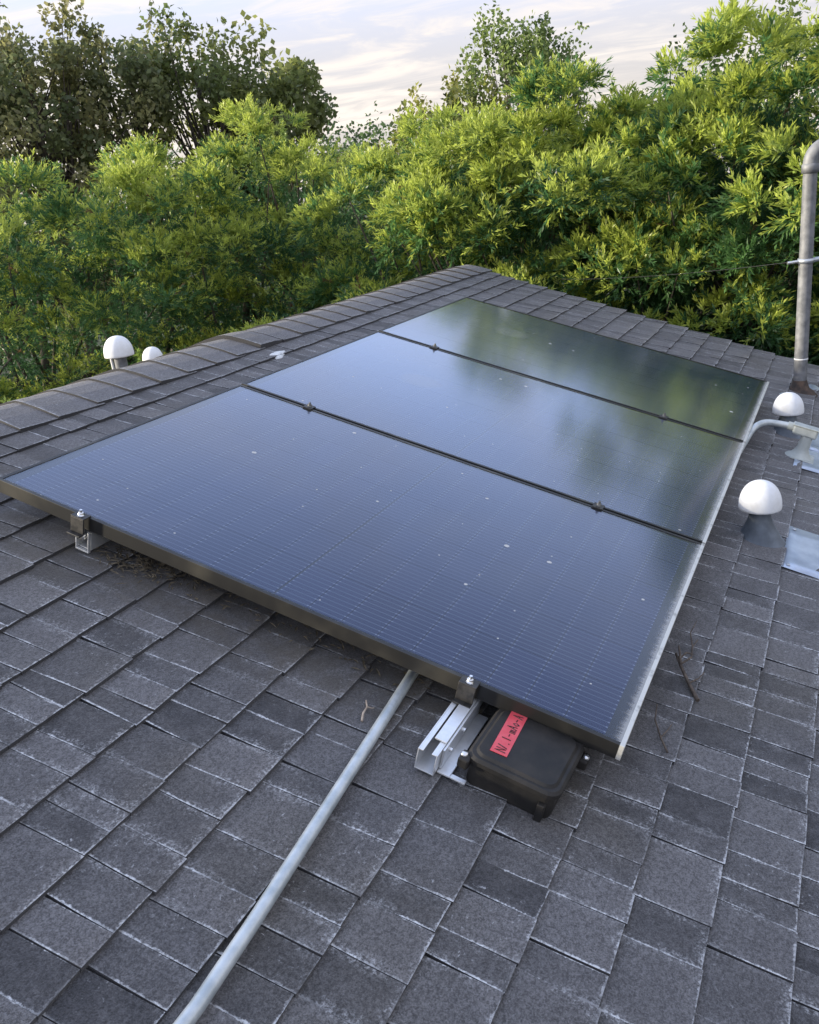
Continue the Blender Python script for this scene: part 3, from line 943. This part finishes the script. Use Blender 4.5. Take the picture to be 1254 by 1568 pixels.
twig('pale_twig', -.11, 1.213, [([(-.035, .012, .014), (-.015, .004, .019), (.005, .003, .022), (.03, -.012, .016)], .0028, .0018), ([(.005, .003, .022), (.012, .012, .018), (.02, .014, .015)], .002, .001)],
     M_PALETWIG, 'small pale twig on the shingles left of the conduit')
dr = empty('bird_dropping', RP(1.83, -.275, .010), True); 
tag(dr, 'white bird dropping on the shingles above the middle panel', 'dropping')
b = MB(); N = 18
ring = [(.065 * (1 + .3 * math.sin(3 * a + 1) + .2 * random.uniform(-1, 1)) * math.cos(a), .028 * (1 + .25 * math.sin(2 * a) + .2 * random.uniform(-1, 1)) * math.sin(a), -.004) for a in [2 * math.pi * i / N for i in range(N)]]
inn = [(x * .8, y * .8, .004) for x, y, z in ring]
b.add(ring + inn + [(0, 0, .0065)], [(i, (i + 1) % N, N + (i + 1) % N, N + i) for i in range(N)] + [(N + i, N + (i + 1) % N, 2 * N) for i in range(N)], True)
b.build('splat', M_DROP, dr)
# litter caught under the near edge of the array
lv, lf = [], []
for i in range(420):
    t_ = random.random()
    if t_ < .45: uu, vv = random.gauss(.05, .035), random.gauss(.46, .07)
    else: uu, vv = random.uniform(.0, .16), random.uniform(.35, 1.3)
    a = random.uniform(0, 6.28); L_ = random.uniform(.006, .018); wd = random.uniform(.0015, .004); h = random.uniform(.013, .020)
    dx, dy = math.cos(a), math.sin(a); bse = len(lv)
    for (s, q, z) in ((-L_, 0, 0), (0, -wd, .002), (L_, 0, .001), (0, wd, .002)):
        lv.append(tuple(RP(uu + dx * s - dy * q, vv + dy * s + dx * q, h + z)))
    lf.append((bse, bse + 1, bse + 2, bse + 3))
me = bpy.data.meshes.new('leaf_litter'); me.from_pydata(lv, [], lf); me.materials.append(M_LITTER)
o = bpy.data.objects.new('leaf_litter', me); COL.objects.link(o)
tag(o, 'dry leaf litter caught under the near edge of the array', 'litter', kind='stuff')

# ------------------------------------------------------------------ trees
def leaf_mesh(name, base, dirn, nrm, length, width, tone, mat, fold=.25):
    """every leaf one folded rhombus; all arrays of n rows"""
    n = len(base)
    side = np.cross(dirn, nrm); side /= np.linalg.norm(side, axis=1)[:, None] + 1e-9
    nn = np.cross(side, dirn)
    L = length[:, None]; W_ = width[:, None]
    mid = base + dirn * L * .48 + nn * W_ * fold
    V = np.empty((n, 4, 3), np.float32)
    V[:, 0] = base; V[:, 1] = mid + side * W_ * .5; V[:, 2] = base + dirn * L; V[:, 3] = mid - side * W_ * .5
    me = bpy.data.meshes.new(name)
    me.vertices.add(4 * n); me.vertices.foreach_set('co', V.ravel())
    me.loops.add(4 * n); me.loops.foreach_set('vertex_index', np.arange(4 * n, dtype=np.int32))
    me.polygons.add(n); me.polygons.foreach_set('loop_start', np.arange(0, 4 * n, 4, dtype=np.int32))
    me.polygons.foreach_set('loop_total', np.full(n, 4, np.int32))
    me.update(calc_edges=True)
    at = me.color_attributes.new('tone', 'FLOAT_COLOR', 'POINT')
    C4 = np.ones((n, 4, 4), np.float32); C4[:, :, :3] = tone[:, None, :]
    at.data.foreach_set('color', C4.ravel())
    me.materials.append(mat)
    return me

def unit(a): return a / (np.linalg.norm(a, axis=-1, keepdims=True) + 1e-9)
def rsph(n): return unit(rng.normal(size=(n, 3)))

def polar(az, d): return np.array([CAM.x + d * math.cos(rad(az)), CAM.y + d * math.sin(rad(az))])

OLD = np.array([.054, .130, .052]); MID = np.array([.130, .255, .078]); NEW = np.array([.52, .57, .105])

def trunk_mesh(root, h, r, limbs, mat=M_BARK, n=9):
    b = MB()
    lean = rng.normal(size=2) * .05
    pts_ = [(lean[0] * h * t_ ** 2 + .05 * math.sin(3 * t_ + lean[0] * 40), lean[1] * h * t_ ** 2, h * t_) for t_ in np.linspace(0, 1, 9)]
    b.tube(pts_, [r * (1.25 if t_ == 0 else 1) * (1 - .75 * t_) for t_ in np.linspace(0, 1, 9)], n)
    for (tip, t0) in limbs:
        i = min(8, int(t0 * 8)); a = Vector(pts_[i]); tip = Vector(tip)
        dm = a.lerp(tip, .5) + Vector((0, 0, -.08 * (tip - a).length)) + Vector(rng.normal(size=3) * .06)
        rr_ = r * (1 - .75 * t0) * .55
        p = []
        for s in np.linspace(0, 1, 7):
            p.append((1 - s) ** 2 * a + 2 * s * (1 - s) * dm + s ** 2 * tip)
        b.tube(p, [rr_ * (1 - .85 * s) for s in np.linspace(0, 1, 7)], 6)
    return b.build('trunk', mat, root)

def fern_pine(az, d, top, rx, label, zlow=-2.3, dens=1.0, lime=.35, leaders=6, leaf=1.0):
    """dense evergreen of narrow leaves in brush-like shoots"""
    x, y = polar(az, d)
    root = empty('evergreen_tree', (x, y, GZ)); tag(root, label, 'tree', 'evergreen trees walling the house')
    zc = (top + zlow) / 2 - GZ; hz = (top - zlow) / 2
    tocam = unit(np.array([CAM.x - x, CAM.y - y, 0.0]))
    # boughs spread evenly over the crown's outside, each a rounded head of brush-like clumps
    area = 4 * math.pi * ((rx * rx) ** 1.6 / 3 + 2 * (rx * hz) ** 1.6 / 3) ** (1 / 1.6)
    nB = max(9, int(area * 1.25 * dens))
    cand = rsph(nB * 14); chosen = [0]
    dmin = np.linalg.norm((cand - cand[0]) * np.array([rx, rx, hz]), axis=1)
    for _ in range(nB - 1):                                   # farthest of a random few: even but not regular
        pick = rng.choice(len(cand), 9, replace=False); q = pick[np.argmax(dmin[pick])]
        chosen.append(q); dmin = np.minimum(dmin, np.linalg.norm((cand - cand[q]) * np.array([rx, rx, hz]), axis=1))
    bd_ = cand[chosen]
    lump = 1 + .12 * np.sin(bd_[:, 0] * 4.1 + az) * np.cos(bd_[:, 1] * 3.7 + d) + rng.normal(size=nB) * .085
    bc = np.sign(bd_) * np.abs(bd_) ** .80 * np.array([rx, rx, hz]) * lump[:, None] * .82
    bc[:, 2] += zc
    bout = unit(bc - np.array([0, 0, zc - hz * .25]))
    bR = rng.uniform(.34, .60, nB) * (1 if rx > .9 else .55)
    bhi = np.clip((bc[:, 2] - zc) / hz, -1, 1)
    bfront = bd_ @ tocam
    hide = (bc[:, 2] + GZ < -1.6)
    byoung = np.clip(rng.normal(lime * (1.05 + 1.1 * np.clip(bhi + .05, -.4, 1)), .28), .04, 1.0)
    btone = np.clip(rng.normal(.35, .28, nB), 0, 1)
    nK = np.where((bfront > -.25) & ~hide, 11, 5)
    bi = np.repeat(np.arange(nB), nK)
    kl = unit(rsph(len(bi)) + bout[bi] * .95 + np.array([0, 0, .45]))
    cc = bc[bi] + kl * (bR[bi] * rng.uniform(.72, 1.05, len(bi)))[:, None] * np.array([1, 1, .85])
    crad = rng.uniform(.07, .15, len(bi))
    # an inner shell of older growth behind the boughs
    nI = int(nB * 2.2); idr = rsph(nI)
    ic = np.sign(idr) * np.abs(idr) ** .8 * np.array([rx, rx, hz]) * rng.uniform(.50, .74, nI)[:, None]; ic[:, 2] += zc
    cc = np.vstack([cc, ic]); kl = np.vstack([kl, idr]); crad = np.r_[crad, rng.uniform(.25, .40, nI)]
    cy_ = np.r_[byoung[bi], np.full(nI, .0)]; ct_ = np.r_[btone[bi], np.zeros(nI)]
    nC = len(cc)
    nS = np.r_[np.where((bfront[bi] > -.25) & ~hide[bi], 25, 9), np.full(nI, 26)]
    ci = np.repeat(np.arange(nC), nS); n = len(ci)
    loc_ = unit(rsph(n) + kl[ci] * .8 + np.array([0, 0, .3]))
    sd_ = unit(loc_ + rsph(n) * .3)
    sb = cc[ci] + loc_ * (crad[ci] * rng.uniform(.1, 1.0, n))[:, None]
    sl_ = rng.uniform(.09, .19, n)
    # young shoots are lime: the upward ones of the boughs in flush
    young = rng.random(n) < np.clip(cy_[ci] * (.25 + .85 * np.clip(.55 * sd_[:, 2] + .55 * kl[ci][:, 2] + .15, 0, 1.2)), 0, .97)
    nl = 13
    k = np.tile(np.linspace(.08, 1, nl), n); si = np.repeat(np.arange(n), nl)
    N = n * nl
    kk = np.clip(k + rng.normal(size=N) * .04, 0.02, 1)
    base = sb[si] + sd_[si] * (sl_[si] * kk)[:, None] + np.array([0, 0, -1.0]) * (sl_[si] * .16 * kk ** 2)[:, None]
    ld = unit(sd_[si] * (.6 + .5 * kk)[:, None] + rsph(N) * .60 + np.array([0, 0, -.05]))
    ln_ = rng.uniform(.045, .085, N) * leaf * (1 - .25 * kk)
    wd_ = rng.uniform(.0105, .0160, N) * leaf
    j = rng.normal(size=(n, 1)) * .15
    mixm = np.clip(ct_[ci][:, None] + rng.normal(size=(n, 1)) * .16, 0, 1)
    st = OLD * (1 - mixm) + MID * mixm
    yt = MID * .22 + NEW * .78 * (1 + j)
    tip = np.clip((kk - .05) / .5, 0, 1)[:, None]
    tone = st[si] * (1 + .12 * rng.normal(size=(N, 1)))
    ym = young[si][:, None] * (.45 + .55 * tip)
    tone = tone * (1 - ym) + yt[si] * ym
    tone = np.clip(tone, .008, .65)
    dead = rng.random(n) < .005
    tone[dead[si]] = np.array([.16, .10, .05])
    # leaders: thin upright shoots that break the outline
    for q in range(leaders):
        a = rng.uniform(0, 6.28); rr_ = rx * rng.uniform(.1, .75)
        p0_ = np.array([rr_ * math.cos(a), rr_ * math.sin(a), zc + hz * math.sqrt(max(.05, 1 - (rr_ / rx) ** 2)) * .86])
        H_ = rng.uniform(.25, .6); m_ = int(120 * H_ / .4)
        t_ = rng.random(m_)
        bb = p0_ + np.outer(t_ * H_, np.array([rng.normal() * .12, rng.normal() * .12, 1]))
        dd = unit(rsph(m_) * .8 + np.array([0, 0, .55]))
        base = np.vstack([base, bb]); ld = np.vstack([ld, dd])
        ln_ = np.r_[ln_, rng.uniform(.05, .12, m_) * (1.15 - .6 * t_)]; wd_ = np.r_[wd_, rng.uniform(.011, .016, m_)]
        tone = np.vstack([tone, np.clip((MID * .6 + NEW * .3) * (1 + .25 * rng.normal(size=(m_, 1))), .01, .5)])
    nrm_ = unit(rsph(len(base)) + np.array([0, 0, .9]))
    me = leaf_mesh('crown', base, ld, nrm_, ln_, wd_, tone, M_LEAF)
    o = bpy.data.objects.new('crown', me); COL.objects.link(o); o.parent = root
    limbs = [(cc[i], rng.uniform(.35, .9)) for i in rng.choice(nC, min(26, nC), replace=False)]
    trunk_mesh(root, zc + hz * .55, .10, limbs)
    return root

E_ = [  # azimuth, distance, top, radius, label, lime, density
    (-6.0, 8.9, 2.45, 1.65, 'evergreen right of the tall pipe, mostly cut off by the right edge', .30, .7, 5),
    (1.2, 8.6, 1.52, 1.5, 'evergreen with long drooping leaves just behind the tall grey pipe', .34, 1.1, 8),
    (7.0, 8.75, 1.14, 1.35, 'evergreen beyond the far roof edge, first one left of the grey pipe', .36, 1.15, 9),
    (12.6, 8.5, 1.20, 1.30, 'evergreen beyond the far roof edge, second left of the grey pipe', .36, 1.1, 9),
    (17.8, 8.5, 1.10, 1.25, 'lime tipped evergreen below the slender tall tree', .48, 1.1, 6),
    (22.8, 8.7, 1.08, 1.15, 'evergreen just behind the peak of the ridge', .34, 1.1, 7),
    (27.6, 11.4, 1.10, 1.15, 'darker evergreen set back, left of the ridge peak', .20, 1.0, 8),
    (32.4, 10.6, 1.30, 1.25, 'evergreen with yellow top in front of the last broadleaf tree', .46, 1.1, 5),
    (37.6, 10.2, 1.22, 1.25, 'round lime topped evergreen above the middle of the ridge', .50, 1.1, 4),
    (43.2, 9.9, 1.12, 1.25, 'evergreen directly above the two vents beyond the ridge', .46, 1.1, 4),
    (49.0, 9.6, 1.05, 1.25, 'lime topped evergreen at the left edge of the view', .48, 1.1, 4),
    (55.5, 9.4, 1.05, 1.25, 'evergreen at the lower left, mostly cut off by the left edge', .40, .45, 3),
]
for az, d, top, rx, lab_, lime, dens, ldr in E_:
    fern_pine(az, d, top, rx, lab_, lime=lime, dens=dens, leaders=ldr, leaf=.85 if az > 24 else (.98 if az > 10 else 1.15))
# low bushes poking up in front of the wall of trees
for az, d, top, rx, lab_ in ((31.2, 8.3, -.25, .62, 'pale lime bush poking up behind the ridge, left of the peak'),
                             (25.2, 8.4, -.28, .55, 'pale lime bush just left of the ridge peak'),
                             (42.5, 7.6, -.62, .60, 'yellow green bush behind the white vents'),
                             (50.0, 7.6, -.95, .55, 'yellow green bush at the lower left behind the ridge')):
    fern_pine(az, d, top, rx, lab_, zlow=top - 1.5, lime=.75, dens=1.35, leaders=1)

def broad_tree(az, d, top, rx, zlow, label, name='broadleaf_tree', tones=((.050, .060, .028), (.10, .095, .040)), n_cl=70, per=150, lsize=.118, gap=.55, upright=0.0, trunk_r=.14, shape=.8):
    x, y = polar(az, d)
    root = empty(name, (x, y, GZ)); tag(root, label, 'tree')
    zc = (top + zlow) / 2 - GZ; hz = (top - zlow) / 2
    dr_ = rsph(n_cl)
    rr_ = rng.uniform(.35, 1.0, n_cl) ** .6
    rr_ = np.where(dr_[:, 2] > .55, np.minimum(rr_, rng.uniform(.60, .97, n_cl)), rr_)
    cc = np.sign(dr_) * np.abs(dr_) ** shape * np.array([rx, rx, hz]) * rr_[:, None]
    cc[:, 2] += zc
    ci = np.repeat(np.arange(n_cl), per); N = len(ci)
    cr_ = rng.uniform(.22, .5, n_cl) * gap / .55
    off = rsph(N) * (cr_[ci] * rng.random(N) ** .45)[:, None]
    if upright:
        off[:, :2] *= .55; off[:, 2] *= 1.35
    base = cc[ci] + off
    ld = unit(rsph(N) + np.array([0, 0, -.25 + upright]))
    ln_ = rng.uniform(.7, 1.2, N) * lsize; wd_ = ln_ * rng.uniform(.6, .85, N)
    a, b_ = np.array(tones[0]), np.array(tones[1])
    m = np.clip(rng.random((n_cl, 1)) + .0, 0, 1)
    tone = (a * (1 - m) + b_ * m)[ci] * (1 + .22 * rng.normal(size=(N, 1)))
    me = leaf_mesh('crown', base, ld, unit(rsph(N) + np.array([0, 0, .4])), ln_, wd_, np.clip(tone, .01, .5), M_BROAD, fold=.15)
    o = bpy.data.objects.new('crown', me); COL.objects.link(o); o.parent = root
    limbs = [(cc[i], rng.uniform(.35, .95)) for i in range(n_cl)]
    trunk_mesh(root, zc + hz * .6, trunk_r, limbs)
    return root

BR = ((.13, .165, .070), (.26, .25, .105))
GR = ((.12, .16, .055), (.25, .27, .080))
broad_tree(51.5, 19.5, 4.25, 2.3, -1.5, 'dark brownish broadleaf tree at the far left edge', tones=BR, n_cl=165, per=110)
broad_tree(45.6, 20.5, 4.95, 2.1, -1.5, 'dark broadleaf tree with a pointed top, left background', tones=BR, n_cl=160, per=110)
broad_tree(40.6, 21.0, 4.85, 1.7, -1.2, 'dark broadleaf tree with sky showing through its middle', tones=BR, n_cl=95, per=105)
broad_tree(36.4, 21.0, 4.8, 1.6, -1.2, 'broadleaf tree with sunlit edges above the ridge', tones=GR, n_cl=95, per=105)
broad_tree(33.0, 21.5, 4.3, 1.35, -1.0, 'sparse broadleaf tree with open twigs against the sky', tones=GR, n_cl=85, per=115, lsize=.15)
broad_tree(18.2, 15.5, 3.35, .95, -.8, 'slender tall tree with upright branches against the sky', name='slender_tree', tones=((.10, .15, .05), (.21, .27, .075)), n_cl=150, per=95, lsize=.075, upright=.6, trunk_r=.08, gap=.5)
broad_tree(22.0, 15.0, 2.4, .95, -.8, 'thin yellowish tree beside the slender tall tree', name='slender_tree', tones=((.12, .15, .045), (.26, .26, .06)), n_cl=95, per=95, lsize=.085, upright=.3, trunk_r=.07, gap=.5)
broad_tree(27.2, 15.5, 1.9, 1.1, -.9, 'grey green young tree in the gap left of the ridge peak', name='slender_tree', tones=((.075, .125, .05), (.13, .20, .07)), n_cl=70, per=110, lsize=.075, upright=.4, trunk_r=.07, gap=.5)
broad_tree(8.6, 13.5, 2.15, .8, -.8, 'feathery tall tree behind the right hand evergreens', name='slender_tree', tones=((.05, .085, .025), (.11, .16, .035)), n_cl=55, per=100, lsize=.07, upright=.6, trunk_r=.06, gap=.5)
broad_tree(2.6, 12.5, 2.55, 1.1, -.8, 'tall green tree top in the upper right corner', name='slender_tree', tones=((.05, .09, .025), (.14, .19, .04)), n_cl=95, per=120, lsize=.07, upright=.4, trunk_r=.07, gap=.5)
# a low far wood closes the view under the crowns
def wood(az0, az1, d, top):
    n = 14000
    az = rng.uniform(az0, az1, n); dd = d + rng.normal(size=n) * 1.5
    X = CAM.x + dd * np.cos(np.radians(az)); Y = CAM.y + dd * np.sin(np.radians(az))
    Z = GZ + (top - GZ) * rng.random(n) ** .8 * (.82 + .18 * np.sin(az * 1.1) * np.cos(az * .43 + 1))
    base = np.c_[X, Y, Z]
    me = leaf_mesh('distant_wood', base, rsph(n), unit(rsph(n) + np.array([0, 0, .5])), rng.uniform(.25, .5, n), rng.uniform(.16, .3, n),
                   np.array([.04, .065, .025]) * (1 + .3 * rng.normal(size=(n, 1))).clip(.4, 1.8), M_BROAD)
    o = bpy.data.objects.new('distant_wood', me); COL.objects.link(o)
    tag(o, 'far green wood seen through gaps between the trees', 'wood', kind='stuff')
wood(-30, 85, 30, 1.2)
